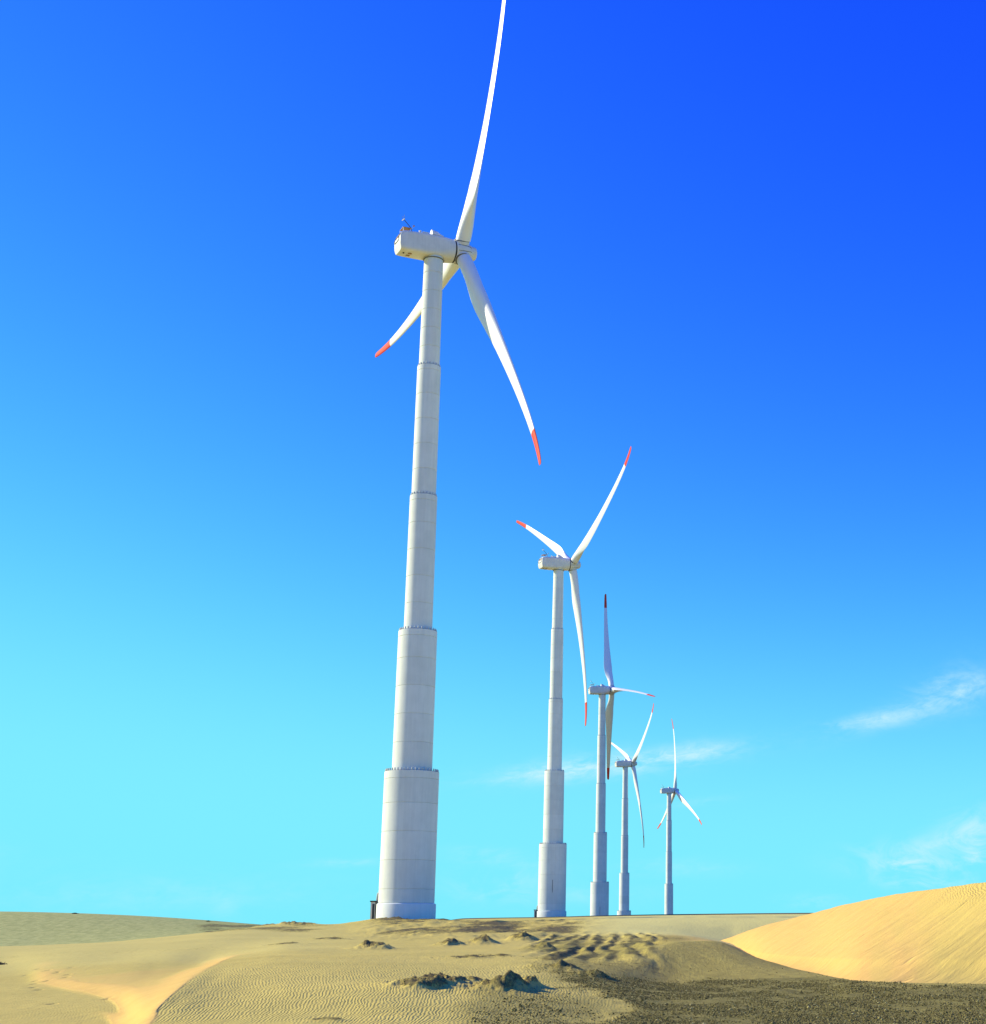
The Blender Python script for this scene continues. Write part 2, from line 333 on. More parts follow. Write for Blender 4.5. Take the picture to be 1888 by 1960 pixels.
# ------------------------------------------------------------------ the sand ground: dunes, hollow, ridge, pads
def Z(y, Y): return ('y', y, Y)
def H(z, Y): return ('z', z, Y)
LAYERS = [
 [(-900, H(-1.65, 4)), (2600, H(-1.65, 4))],
 [(-900, H(-1.85, 20)), (2600, H(-1.80, 20))],
 # foot of the picture
 [(-900, Z(1960, 41)), (0, Z(1960, 41)), (218, Z(1960, 41)), (246, Z(1960, 38.3)), (276, Z(1960, 33.5)), (330, Z(1958, 33.5)), (500, Z(1958, 33)), (700, Z(1958, 33)), (850, Z(1960, 34)), (1000, Z(1960, 36)), (1150, Z(1960, 38)), (2600, Z(1960, 38))],
 [(-900, Z(1926, 48.5)), (0, Z(1926, 48.5)), (140, Z(1927, 48)), (195, Z(1931, 46.5)), (233, Z(1943.5, 43)), (254, Z(1947, 40.3)), (280, Z(1952, 34.7)), (307, Z(1942, 35.7)), (350, Z(1920, 38.5)), (400, Z(1888, 45.5)), (450, Z(1863.5, 53)), (560, Z(1876, 48)), (700, Z(1880, 47)), (850, Z(1887.5, 47)), (1000, Z(1897, 47)), (1150, Z(1903.5, 48)), (1290, Z(1919, 48)), (1460, Z(1919, 47.5)), (1888, Z(1916, 45.5)), (2600, Z(1916, 45.5))],
 # hollow floor, then the brink of the nearest dune, then the edge of the gravel flat
 [(-900, Z(1889, 63)), (0, Z(1889, 63)), (85, Z(1889.5, 62.5)), (140, Z(1900, 57.6)), (195, Z(1911, 53.3)), (227, Z(1928, 47.6)), (250, Z(1935, 43)), (280, Z(1944, 36)), (307, Z(1921, 38)), (350, Z(1886, 45)), (400, Z(1856, 57)), (450, Z(1831, 76)), (560, Z(1825, 75)), (700, Z(1828, 72)), (850, Z(1836, 68)), (1000, Z(1842, 64)), (1150, Z(1864, 60)), (1290, Z(1879, 64)), (1460, Z(1880, 62)), (1560, Z(1880.5, 60)), (1650, Z(1881, 56)), (1888, Z(1882, 54)), (2600, Z(1884, 53))],
 # far side of the slip face, dark ridge crest
 [(-900, Z(1880, 69)), (0, Z(1880, 69)), (45, Z(1880, 69)), (85, Z(1876, 67.5)), (120, Z(1875, 65.5)), (168, Z(1879, 61.3)), (244, Z(1878.5, 58.8)), (314, Z(1864.5, 65)), (384, Z(1844, 82)), (450, Z(1828, 88)), (560, Z(1815, 90)), (700, Z(1818, 84)), (850, Z(1822, 82)), (1000, Z(1826, 79)), (1150, Z(1838, 72)), (1240, Z(1818, 76)), (1300, Z(1804, 81)), (1370, Z(1803, 82)), (1400, Z(1812, 80)), (1460, Z(1837, 75)), (1560, Z(1862, 67)), (1650, Z(1879.5, 58.5)), (1888, Z(1881.5, 56)), (2600, Z(1884, 55))],
 [(-900, Z(1855, 90)), (0, Z(1850, 90)), (122, Z(1851, 80)), (244, Z(1833, 92)), (349, Z(1816, 105)), (454, Z(1809, 112)), (545, Z(1799, 125)), (656, Z(1792, 140)), (850, Z(1797, 120)), (1000, Z(1800, 112)), (1150, Z(1806, 104)), (1290, Z(1797, 104)), (1370, Z(1802.3, 104)), (1400, H(-1.5, 100)), (1450, H(-2.2, 88)), (1550, H(-2.6, 74)), (1650, H(-2.6, 64)), (1888, H(-2.6, 60)), (2600, H(-2.6, 60))],
 [(-900, Z(1820, 115)), (0, Z(1814, 120)), (170, Z(1806, 130)), (350, Z(1790, 150)), (480, Z(1776, 170)), (560, Z(1771.5, 185)), (640, Z(1770.5, 186)), (720, Z(1767, 180)), (800, Z(1768, 176)), (1000, Z(1775, 165)), (1150, Z(1776, 160)), (1290, Z(1785, 152)), (1370, Z(1799, 150)), (1410, H(-1.6, 150)), (1550, H(-2.2, 150)), (2600, H(-2.2, 150))],
 [(-900, H(-3.4, 205)), (0, H(-3.4, 205)), (350, H(-2.0, 205)), (480, H(-.4, 205)), (560, Z(1770.8, 211)), (640, Z(1769.5, 211)), (700, Z(1762.5, 211)), (735, Z(1760.3, 212)), (840, Z(1760.3, 212)), (890, Z(1763, 214)), (1000, Z(1763, 212)), (1150, Z(1758.6, 198)), (1290, Z(1756.6, 194)), (1550, Z(1755.5, 194)), (2600, Z(1755, 194))],
 [(-900, H(-2.0, 250)), (0, H(-2.0, 250)), (480, H(-1.0, 250)), (640, H(-.2, 250)), (740, H(.6, 250)), (860, H(.6, 250)), (1000, H(1.05, 262)), (1290, Z(1756.0, 275)), (2600, Z(1754.5, 275))],
 [(-900, Z(1742, 330)), (0, Z(1745, 330)), (140, Z(1748, 330)), (280, Z(1754, 333)), (400, Z(1762, 336)), (480, Z(1768.5, 338)), (560, Z(1773.5, 342)), (700, Z(1774, 390)), (800, Z(1768, 405)), (845, Z(1763.5, 412)), (875, Z(1760.5, 418)), (950, Z(1759, 420)), (1054, Z(1757.6, 423)), (1150, Z(1755.2, 435)), (1290, Z(1753, 445)), (1545, Z(1750.5, 450)), (1888, Z(1749, 450)), (2600, Z(1747, 450))],
 [(-900, H(-1.8, 500)), (600, H(-1.8, 500)), (850, H(1.0, 500)), (1050, H(1.9, 500)), (2600, H(2.4, 510))],
 [(-900, H(-3.4, 633)), (1000, H(-2.4, 633)), (2600, H(-2.4, 633))],
 [(-900, H(-11.9, 840)), (2600, H(-11.9, 840))],
 [(-900, H(-13.6, 992)), (2600, H(-13.6, 992))],
 [(-900, H(-20, 3000)), (2600, H(-20, 3000))],
 [(-900, H(-40, 40000)), (2600, H(-40, 40000))],
]
u2a = lambda xu: (np.asarray(xu, float) - PPX) / LENS_F * cP
a_in = u2a(np.linspace(-60, 1950, 800))
a_out = np.geomspace(.003, 8, 46)
AC = np.concatenate([(a_in[0] - a_out)[::-1], a_in, a_in[-1] + a_out])
YR = np.concatenate([np.linspace(4, 30, 22, endpoint=False), np.geomspace(30, 130, 420, endpoint=False), np.geomspace(130, 260, 90, endpoint=False),
                     np.geomspace(260, 520, 70, endpoint=False), np.geomspace(520, 1200, 24, endpoint=False), np.geomspace(1200, 40000, 18)])
YK = []; ZK = []
for L in LAYERS:
    aa = []; yy = []; zz = []
    for xu, (k, v, Y) in L:
        if k == 'y':
            x, dy_, dz_ = ray(xu, v); aa.append(x / dy_); zz.append(dz_ / dy_ * Y)
        else: aa.append(float(u2a(xu))); zz.append(v)
        yy.append(Y)
    YK.append(pchip(aa, yy, AC)); ZK.append(pchip(aa, zz, AC))
YK = np.array(YK); ZK = np.array(ZK)
for k in range(1, len(YK)): YK[k] = np.maximum(YK[k], YK[k - 1] + 1.5)
def soften(A, w):                                   # along the columns inside the frame
    ker = np.exp(-np.linspace(-2, 2, w) ** 2); ker /= ker.sum()
    p = np.pad(A, ((0, 0), (w // 2, w // 2)), mode='edge')
    return np.stack([np.convolve(r, ker, 'valid') for r in p])
YK = soften(YK, 23); ZK = soften(ZK, 23)
hK = np.diff(YK, axis=0); dK = np.diff(ZK, axis=0) / hK; DK = pchip_d(hK, dK)
cols = np.arange(len(AC)); ZG = np.empty((len(YR), len(AC)))
for r, Y in enumerate(YR):
    i = np.clip((YK < Y).sum(0) - 1, 0, len(YK) - 2)
    h_ = hK[i, cols]; t = np.clip((Y - YK[i, cols]) / h_, 0, 1)
    ZG[r] = ((1 + 2 * t) * (1 - t) ** 2 * ZK[i, cols] + t * (1 - t) ** 2 * h_ * DK[i, cols] + t * t * (3 - 2 * t) * ZK[i + 1, cols] + t * t * (t - 1) * h_ * DK[i + 1, cols])
AA = np.broadcast_to(AC, ZG.shape); YY = np.broadcast_to(YR[:, None], ZG.shape); XX = AA * YY
XU = PPX + LENS_F * AA / cP                         # only a bearing, in photo units
win = sstep(YY, 24, 34) * (1 - sstep(YY, 240, 300))
smooth_zone = (1 - sstep(XU, 330, 520)) * sstep(YY, 30, 36) * (1 - sstep(YY, 95, 130))
ZG = ZG + win * .10 * fbm(XX * .18, YY * .12, 4) * (1 - .7 * smooth_zone)
# furrowed, wind-cut grit right of the middle
fur = sstep(XU, 985, 1080) * (1 - sstep(XU, 1230, 1300)) * sstep(YY, 66, 74) * (1 - sstep(YY, 118, 150))
fph = XX * 1.0 + YY * .04 + .9 * fbm(XX * .45, YY * .10, 3)
fps = 2 * math.pi * fph / 1.25 + 2.4 * fbm(XX * .7, YY * .12 + 3, 3)
fw = np.sin(fps) * np.clip(.65 + 1.2 * fbm(XX * .5, YY * .09 + 8, 3), .1, 1.3)
ZG = ZG + fur * (.10 * fw + .09 * fbm(XX * 1.6, YY * .5, 3))
rough = sstep(XU, 620, 760) * (1 - sstep(XU, 1060, 1200)) * sstep(YY, 105, 135) * (1 - sstep(YY, 215, 235))
ZG = ZG + rough * .24 * fbm(XX * .55, YY * .16, 4, .6)
ZG = ZG + .30 * sstep(YY, 411, 419) * (1 - sstep(YY, 470, 500)) * sstep(XU, 850, 890)   # raised strip added to carry the dark tower-shadow line along the far edge
_skyl = sstep(XU, 470, 520) * (1 - sstep(XU, 640, 700)) * sstep(YY, 165, 180) * (1 - sstep(YY, 225, 240))
lz = (1 - sstep(XU, 440, 560)) * sstep(YY, 30, 34) * (1 - sstep(YY, 95, 110))
for it in range(14):                                # loose sand has no hard creases
    b_ = ZG.copy()
    b_[:, 1:-1] = .25 * ZG[:, :-2] + .5 * ZG[:, 1:-1] + .25 * ZG[:, 2:]
    if it % 3 == 0: b_[1:-1] = .25 * b_[:-2] + .5 * b_[1:-1] + .25 * b_[2:]
    ZG = ZG * (1 - lz) + b_ * lz
# wind mounds with grit on them: photo position of the foot, depth, half widths left / right / depth, height
MOUNDS = [(719, 87, .95, .75, 1.6, .50), (867, 98, .8, .45, 2.0, .42), (928, 102, 1.1, .65, 2.4, .42), (1001, 110, 1.0, .8, 2.6, .5), (905, 70, 1.6, .7, .9, .14), (965, 72, 1.2, .6, 1.0, .10),
          (849, 46.5, 1.25, .6, 2.0, .28), (882, 47.5, .6, .45, 1.5, .16), (815, 45.0, .9, .6, 1.4, .14), (964, 46.5, .95, .6, 1.7, .34), (994, 47.5, .5, .5, 1.2, .16), (1025, 49, .35, .22, 1.0, .30), (912, 50.5, .5, .3, .8, .16),
          (558, 186, 1.6, 1.4, 3.0, .40), (512, 184, 2.0, 1.5, 3.0, .22), (590, 187, 1.4, 1.2, 2.5, .20), (636, 33.4, .5, .35, .4, .08), (760, 206, 1.2, 1.6, 4, .16), (735, 205, 1.6, 1.3, 4, .15),
          (1085, 60, 1.0, .6, 1.0, .22), (1140, 58, .8, .5, 1.0, .20), (1060, 66, .9, .5, 1.0, .2), (1040, 92, .9, .6, 1.6, .3), (640, 120, 2.2, .9, 2.0, .16), (560, 105, 2.0, .8, 1.6, .10)]
MW = np.zeros_like(ZG)
for (xu, Y, wl, wr, wy, hh) in MOUNDS:
    X0 = float(u2a(xu)) * Y
    sel = (np.abs(YY - Y) < wy * 3.2) & (np.abs(XX - X0) < wl * 3.6)
    dx_ = XX[sel] - X0 + .35 * fbm(XX[sel] * 1.3, YY[sel] * .6 + Y, 3) * wl; dy_ = (YY[sel] - Y) / wy
    w_ = np.where(dx_ < 0, wl, wr)
    gs = np.exp(-(np.abs(dx_) / w_) ** 1.6 - dy_ ** 2)
    ZG[sel] += 1.08 * hh * gs * (1 + .75 * fbm(XX[sel] * 2.1, YY[sel] * 1.0, 5, .62))
    MW[sel] = np.maximum(MW[sel], gs)
# old footprints on the floor of the hollow
FEET = [(90, 1873), (108, 1879), (90, 1889), (110, 1877), (134, 1872), (68, 1886), (66, 1891), (128, 1884), (124, 1888), (74, 1902), (205, 1920), (100, 1928), (62, 1898), (48, 1875), (72, 1868)]
FM = np.zeros_like(ZG)
for xu, yu in FEET:
    x, dy_, dz_ = ray(xu, yu); Y = -2.5 * dy_ / dz_; X0 = x / dy_ * Y
    gs = np.exp(-((XX - X0) / .10) ** 2 - ((YY - Y) / .30) ** 2); ZG -= .09 * gs; FM = np.maximum(FM, gs)
# surface kinds
zx = np.gradient(ZG, axis=1) / np.maximum(np.gradient(XX, axis=1), 1e-6)
zy = np.gradient(ZG, axis=0) / np.gradient(YY, axis=0)
zyw = zy - zx * AA                                   # slope along Y at constant X
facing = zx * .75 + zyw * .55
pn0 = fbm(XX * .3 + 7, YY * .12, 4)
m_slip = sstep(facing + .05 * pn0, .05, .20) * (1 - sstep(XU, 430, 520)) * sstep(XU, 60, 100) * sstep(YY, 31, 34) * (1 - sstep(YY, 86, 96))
m_slip = np.maximum(m_slip, .55 * sstep(XU + 60 * pn0, 66, 130) * (1 - sstep(XU, 260, 430)) * sstep(YY - YK[4][None, :], -1.0, 1.5) * (1 - sstep(YY - YK[5][None, :] + 10 * pn0, -1, 13)))
m_slip = np.maximum(m_slip, .5 * sstep(XU, 1180, 1330) * sstep(YY, 82, 92) * (1 - sstep(YY, 125, 170)))
m_pale = sstep(XU, 1040, 1220) * sstep(YY, 105, 150) * (1 - sstep(YY, 370, 400))
m_pale = np.maximum(m_pale, .35 * sstep(YY, 70, 90) * (1 - sstep(XU, 500, 800)) * (1 - sstep(YY, 170, 200)))
pn = fbm(XX * .25, YY * .10, 4)
gravel_edge = .06 * fbm(XX * .55, YY * .25, 5, .6)
m_gravel = sstep(AA + gravel_edge, -.105, -.01) * (1 - sstep(YY - YK[4][None, :] + 6 * pn, -1.5, 4)) * sstep(YY, 20, 26)
m_gravel = np.maximum(m_gravel, np.clip(.62 + .6 * pn, .2, .8) * sstep(XU + 80 * pn, 985, 1090) * (1 - sstep(XU, 1290, 1345)) * sstep(YY, 48, 58) * (1 - sstep(YY, 112, 140)))
m_gravel = np.maximum(m_gravel, .60 * sstep(XU + 90 * pn, 835, 950) * (1 - sstep(AA, -.07, -.03)) * (1 - sstep(YY, 43, 50)) * sstep(YY, 25, 30))
m_gravel = np.maximum(m_gravel, .66 * sstep(XU, 1215, 1290) * sstep(YY - YK[4][None, :], -4, 1) * (1 - sstep(YY, 81.5, 85)) * (1 - sstep(XU, 1640, 1680)))
m_dark = np.zeros_like(ZG)
m_dark = np.maximum(m_dark, fur * np.clip(.47 - .30 * np.cos(fps + .6) + .3 * pn, .12, .8))
m_dark = np.maximum(m_dark, sstep(MW, .12, .65) * .60)
m_dark = np.maximum(m_dark, rough * np.clip(.54 + .55 * pn, .1, .72) * sstep(YY, 120, 150))
m_dark = np.maximum(m_dark, .5 * sstep(XU, 1000, 1080) * (1 - sstep(XU, 1290, 1350)) * sstep(YY, 48, 56) * (1 - sstep(YY, 68, 76)))
m_dark = np.maximum(m_dark, sstep(XU, 330, 400) * (1 - sstep(XU, 560, 900)) * sstep(YY, 138, 160) * np.clip(.42 + .6 * pn, 0, .62))
m_dark = np.maximum(m_dark, .45 * sstep(YY, 95, 104) * (1 - sstep(YY, 108, 118)) * (1 - sstep(XU, 300, 650)) * np.clip(.5 + 2 * pn, 0, 1))
m_far = sstep(YY, 200, 235) * (1 - sstep(XU, 500, 600)) * (1 - sstep(YY, 600, 900))
m_dark = np.maximum(m_dark, sstep(YY, 400, 412) * sstep(XU, 690, 760))  # far strip darkened in colour for the tower-shadow line
m_dark = np.maximum(m_dark, .8 * sstep(XU, 700, 760) * (1 - sstep(XU, 850, 930)) * sstep(YY, 196, 206))
m_dark = np.maximum(m_dark, FM * .55)
m_dark *= 1 - sstep(m_gravel, .7, 1.0)
m_ripple = (1 - m_slip) * (1 - sstep(m_gravel, .45, .95)) * (1 - .8 * sstep(MW, .1, .5)) * (1 - sstep(YY, 60, 130)) * (.35 + .65 * sstep(fbm(XX * .15 + 4, YY * .07, 3), -.35, .25)) * (1 - .75 * (1 - sstep(XU, 200, 260)) * (1 - sstep(YY, 62, 68)))
# ground behind the camera, so the place goes on
YB = np.array([-2, -15, -60, -250, -1200, -6000.])
XB = np.concatenate([AC[None, :] * (4 + (4 - y)) for y in YB]); ZB = np.full_like(XB, -1.65) + np.array([0, .1, .4, 1.0, 1.5, 0])[:, None]
YBB = np.repeat(YB[:, None], len(AC), 1)
VX = np.concatenate([XB[::-1], XX]); VY = np.concatenate([YBB[::-1], YY]); VZ = np.concatenate([ZB[::-1], ZG])
nb = len(YB)
me = mesh_np('sand_ground', np.stack([VX, VY, VZ], -1), grid_quads(*VX.shape))
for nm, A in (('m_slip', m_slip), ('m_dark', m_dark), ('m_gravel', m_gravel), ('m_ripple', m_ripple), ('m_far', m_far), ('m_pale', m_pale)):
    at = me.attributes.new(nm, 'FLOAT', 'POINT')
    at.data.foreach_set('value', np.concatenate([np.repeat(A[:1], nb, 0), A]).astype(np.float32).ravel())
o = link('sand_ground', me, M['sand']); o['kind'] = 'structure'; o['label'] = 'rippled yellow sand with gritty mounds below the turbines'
def ground_z(X, Y):
    a = X / Y; i = np.clip(np.searchsorted(YR, Y) - 1, 0, len(YR) - 2); j = np.clip(np.searchsorted(AC, a) - 1, 0, len(AC) - 2)
    t = (Y - YR[i]) / (YR[i + 1] - YR[i]); s = (a - AC[j]) / (AC[j + 1] - AC[j])
    return (ZG[i, j] * (1 - s) + ZG[i, j + 1] * s) * (1 - t) + (ZG[i + 1, j] * (1 - s) + ZG[i + 1, j + 1] * s) * t
def ground_attr(A, X, Y):
    i = np.clip(np.searchsorted(YR, Y), 0, len(YR) - 1); j = np.clip(np.searchsorted(AC, X / Y), 0, len(AC) - 1); return A[i, j]

# ------------------------------------------------------------------ tall dune on the right with its slip face
cr = [(1352, 1806, 150), (1365, 1803.5, 150), (1400, 1794, 146), (1450, 1775.5, 140), (1500, 1762, 133), (1548, 1750, 126), (1620, 1731.5, 114), (1700, 1715, 102), (1800, 1700.5, 90), (1888, 1688.5, 82), (2000, 1676, 76), (2300, 1655, 68), (2700, 1640, 62)]
cb = [(1352, 1808, 149), (1365, 1806, 148), (1400, 1815, 136), (1430, 1828, 118), (1460, 1842, 101), (1510, 1855, 86), (1560, 1867, 76), (1650, 1885, 63), (1760, 1888, 60), (1888, 1890, 58.5), (2100, 1892, 57), (2700, 1902, 55)]
DU = np.concatenate([np.linspace(1354, 1930, 330), np.linspace(1940, 2690, 60)])
crx = [c[0] for c in cr]; pts_ = np.array([pt(*c) for c in cr])
CRP = np.stack([pchip(crx, pts_[:, k], DU) for k in range(3)], -1)
pb_ = np.array([pt(*c) for c in cb]); CBX, CBY, CBZ = [pchip([c[0] for c in cb], pb_[:, k], DU) for k in range(3)]
NT = 120; rows = []; st_ = []; rip_ = []
ar = np.concatenate([[0], np.cumsum(np.hypot(np.diff(CRP[:, 0]), np.diff(CRP[:, 1])))])
for k in range(NT):
    t = k / (NT - 1)
    hf = t * .86 + .14 * (1 - (1 - t) ** 2)
    hf = np.where(t < .18, hf * (.55 + .45 * t / .18), hf)
    x = CBX + (CRP[:, 0] - CBX) * t; y = CBY + (CRP[:, 1] - CBY) * t; z = CBZ + (CRP[:, 2] - CBZ) * hf
    rows.append(np.stack([x, y, z], -1)); st_.append(np.full(len(DU), t)); rip_.append(sstep(DU, 1740, 1880) * sstep(t, .62, .9) + 0 * DU)
for k in range(1, 22):
    d = 70 * (k / 21) ** 1.6
    hcr = np.maximum(CRP[:, 2] + 3, .3)
    z = CRP[:, 2] - .010 * d - hcr * sstep(np.full(len(DU), d), 2, 62)
    rows.append(np.stack([CRP[:, 0] + .25 * d, CRP[:, 1] + d, z], -1)); st_.append(np.full(len(DU), 1 + d / 12)); rip_.append(np.full(len(DU), .4))
DV = np.array(rows); ST = np.array(st_); SU = np.broadcast_to(ar, ST.shape) * .55 + ST * .9
DV[..., 2] += .05 * fbm(DV[..., 0] * .35, DV[..., 1] * .25, 4) * sstep(ST, 0, .1)
me = mesh_np('sand_dune', DV, grid_quads(*ST.shape))
slipm = np.clip(1.0 - .75 * sstep(np.broadcast_to(DU, ST.shape) + 120 * fbm(SU * .3, ST * 2, 3), 1600, 1860), 0, 1) * (1 - .6 * sstep(ST, 1.0, 1.4))
for nm, A in (('m_slip', slipm), ('m_dark', 0 * ST), ('m_gravel', 0 * ST), ('m_pale', 0 * ST), ('m_ripple', np.array(rip_)), ('su', SU), ('st', ST)):
    at = me.attributes.new(nm, 'FLOAT', 'POINT'); at.data.foreach_set('value', np.ascontiguousarray(A, np.float32).ravel())
o = link('sand_dune', me, M['dune']); o['kind'] = 'structure'; o['label'] = 'tall smooth orange sand dune rising on the right'

# ------------------------------------------------------------------ gravel
rs = np.random.RandomState(3)
def stones(X, Y, size):
    n = len(X); base = np.array([[1, 0, 0], [-1, 0, 0], [0, 1, 0], [0, -1, 0], [0, 0, 1], [0, 0, -1.]])
    tri = np.array([[0, 2, 4], [2, 1, 4], [1, 3, 4], [3, 0, 4], [2, 0, 5], [1, 2, 5], [3, 1, 5], [0, 3, 5]])
    V = base[None] * (1 + .45 * (rs.rand(n, 6, 1) - .5)) + .28 * (rs.rand(n, 6, 3) - .5)
    V *= np.stack([.8 + .6 * rs.rand(n), .8 + .6 * rs.rand(n), .55 + .45 * rs.rand(n)], -1)[:, None, :]
    th = rs.rand(n) * 6.283; c_, s_ = np.cos(th)[:, None], np.sin(th)[:, None]
    V = np.stack([V[..., 0] * c_ - V[..., 1] * s_, V[..., 0] * s_ + V[..., 1] * c_, V[..., 2]], -1) * size[:, None, None]
    V += np.stack([X, Y, ground_z(X, Y) + size * .25], -1)[:, None, :]
    return V.reshape(-1, 3), (tri[None] + 6 * np.arange(n)[:, None, None]).reshape(-1, 3)
def scatter(n, Y0, Y1, x0, x1, dens):
    Y = np.sqrt(rs.rand(n) * (Y1 ** 2 - Y0 ** 2) + Y0 ** 2); X = (u2a(x0) + rs.rand(n) * (u2a(x1) - u2a(x0))) * Y
    k = rs.rand(n) < dens(X, Y); return X[k], Y[k]
clump = lambda X, Y: np.clip(.62 + 1.5 * fbm(X * .8, Y * .4, 4, .6), .05, 1)
X, Y = scatter(230000, 31, 70, 900, 2050, lambda X, Y: (.04 + .96 * sstep(ground_attr(m_gravel, X, Y), .25, 1.0) ** 1.5) * sstep(ground_attr(m_gravel, X, Y), .1, .3) * clump(X, Y) * (1 - .97 * sstep(Y - np.interp(X / Y, AC, YK[4]), 0, 2.5)))
V, T_ = stones(X, Y, .008 + .020 * rs.rand(len(X)) ** 2.0 + .022 * (rs.rand(len(X)) > .97))
o = link('gravel', mesh_np('gravel', V, None, T_, False), M['gravel']); tag(o, 'dark olive and tan gravel spread over the flat at lower right', kind='stuff')
X, Y = scatter(60000, 34, 130, 640, 1420, lambda X, Y: np.clip(sstep(ground_attr(MW, X, Y), .15, .6) * .9 + .30 * ground_attr(m_dark, X, Y) + .05 * ground_attr(m_gravel, X, Y), 0, 1) * clump(X, Y))
V, T_ = stones(X, Y, .010 + .020 * rs.rand(len(X)) ** 1.8)
o = link('grit', mesh_np('grit', V, None, T_, False), M['gravel']); tag(o, 'scattered dark pebbles on the mounds and furrowed sand', kind='stuff')

# ------------------------------------------------------------------ small bushes
def bush(xu, Y, w, h, label, n=260):
    X0 = float(u2a(xu)) * Y; z0 = float(ground_z(np.array([X0]), np.array([Y]))[0])
    root = bpy.data.objects.new('low_bush', None); COL.objects.link(root); root.location = (X0, Y, z0); root.empty_display_size = .2
    tag(root, label, 'bush', 'low bushes on the sand')
    r = np.random.RandomState(int(xu) + 105); V = []; F = []
    p = r.randn(n, 3) * np.array([.38 * w, .38 * w, .3 * h]); p[:, 2] = np.abs(p[:, 2]) * (1 - .5 * np.minimum(1, np.hypot(p[:, 0], p[:, 1]) / w)) + .05 * h
    s = (.05 + .07 * r.rand(n)) * w
    d1 = r.randn(n, 3); d1 /= np.linalg.norm(d1, axis=1)[:, None]; d2 = np.cross(d1, r.randn(n, 3)); d2 /= np.linalg.norm(d2, axis=1)[:, None]
    V = np.stack([p - d1 * s[:, None], p + d2 * s[:, None] * .6, p + d1 * s[:, None], p - d2 * s[:, None] * .6], 1).reshape(-1, 3)
    link('foliage', mesh_np('foliage', V, (np.arange(n)[:, None] * 4 + np.arange(4)), None, False), M['scrub'], root)
    b = MB()
    for k in range(6):
        a = k * 1.05 + .3; b.tube([(0, 0, -.1), (.15 * w * math.cos(a), .15 * w * math.sin(a), .3 * h), (.35 * w * math.cos(a), .35 * w * math.sin(a), .6 * h)], .02 * w, 5)
    link('stem', b.mesh('stem'), M['scrub'], root)
bush(141, 318, .75, .34, 'tiny dark bush near the top of the far left dune')
bush(398, 316, .55, .34, 'tiny dark bush low on the far left dune, nearest the turbines')
bush(3, 92, .55, .30, 'dark clump of scrub at the left edge of the photo')
bush(-12, 80, .5, .28, 'low dark scrub at the left edge, just in front of the larger clump')

# ------------------------------------------------------------------ wind turbines
HUB = 100.0
SEG = [  # z0, z1, radius at foot, radius at top, ring joints
    (0, 20.06, 3.83, 3.80, [2.05, 3.9, 7.8, 11.7, 15.6, 19.0]),
    (20.06, 40.23, 2.80, 2.75, [24.1, 28.1, 32.1, 36.1, 39.3]),
    (40.23, 60.47, 2.02, 1.98, [44.2, 48.2, 52.2, 56.2, 59.6]),
    (60.47, 80.70, 1.78, 1.74, [64.4, 68.3, 72.2, 76.1, 79.9]),
    (80.70, 98.45, 1.54, 1.44, [83.7, 86.7, 89.7, 92.7, 95.7])]
def ring_mesh(r0, r1, z0, z1, n=72):
    ch = .035; q = min(r0, r1) - .12
    return MB().lathe([(q, z0), (r0 - ch, z0), (r0, z0 + ch), (r1, z1 - ch), (r1 - ch, z1), (q, z1)], n, cap0=False, cap1=False).mesh('concrete_ring', True, 30)
def blade_rings(R0, R1, n, feather, bend, skew=0.0):
    R = []
    t = np.linspace(0, 1, 17); xi = .5 * (1 - np.cos(np.pi * t))
    th = lambda q: 5 * (.2969 * np.sqrt(q) - .126 * q - .3516 * q * q + .2843 * q ** 3 - .1015 * q ** 4)
    camb = .028 * 4 * xi * (1 - xi)
    for r in np.linspace(R0, R1, n) if R1 < 47 else np.concatenate([np.linspace(R0, 46.2, n - 5), [46.6, 46.9, 47.05, 47.15, 47.18]]):
        c = float(pchip([1.8, 3.2, 5, 8, 11.2, 15, 20, 30, 40, 45, 46.6, 47.0, 47.18], [2.3, 2.3, 2.45, 3.1, 3.5, 3.2, 2.65, 1.9, 1.32, 1.02, .86, .66, .30], r))
        tk = np.interp(r, [1.8, 3.2, 5, 7, 9, 12, 20, 30, 47.2], [1, 1, .86, .62, .46, .34, .25, .21, .18])
        be = RAD(np.interp(r, [2, 6, 10, 20, 30, 47.2], [14, 13, 10.5, 6.5, 3.2, 0]) + 1.5 + feather)
        w = sstep(np.array(r), 3.0, 9.5)
        xu_ = xi; yu_ = th(xu_) * tk + camb; yl_ = -th(xu_) * tk + camb
        af = np.concatenate([np.stack([xu_, yu_], -1), np.stack([xu_[::-1][1:-1], yl_[::-1][1:-1]], -1)])
        k = len(af); an = np.concatenate([np.pi - np.pi * t, -np.pi * t[1:-1]])
        ci = np.stack([.5 + .5 * np.cos(an), .5 * np.sin(an) * min(1, tk)], -1)
        p = ci * (1 - w) + af * w
        ax_off = .5 * (1 - w) + .30 * w
        u = (ax_off - p[:, 0]) * c; v = p[:, 1] * c
        le = np.array([math.sin(be), math.cos(be), 0]); su_ = np.array([-math.cos(be), math.sin(be), 0])
        P = u[:, None] * le + v[:, None] * su_ + np.array([bend[0] * r + bend[1] * r * r + (4.6e-10 * r ** 5 * (47.2 - r) if not skew else 0), -skew * r * r, r])
        R.append(P)
    return R
TIP0 = 40.4
def blade_meshes(feather, bend, skew):
    b = MB().loft(blade_rings(1.86, TIP0, 44, feather, bend, skew)).mesh('blade', True, 60)
    t = MB().loft(blade_rings(TIP0, 47.18, 16, feather, bend, skew)).mesh('blade_tip', True, 60)
    return b, t
RUN = blade_meshes(0, (.108, -.00192), 0)
STOP = blade_meshes(80, (.06788, .0005912), .0017369)
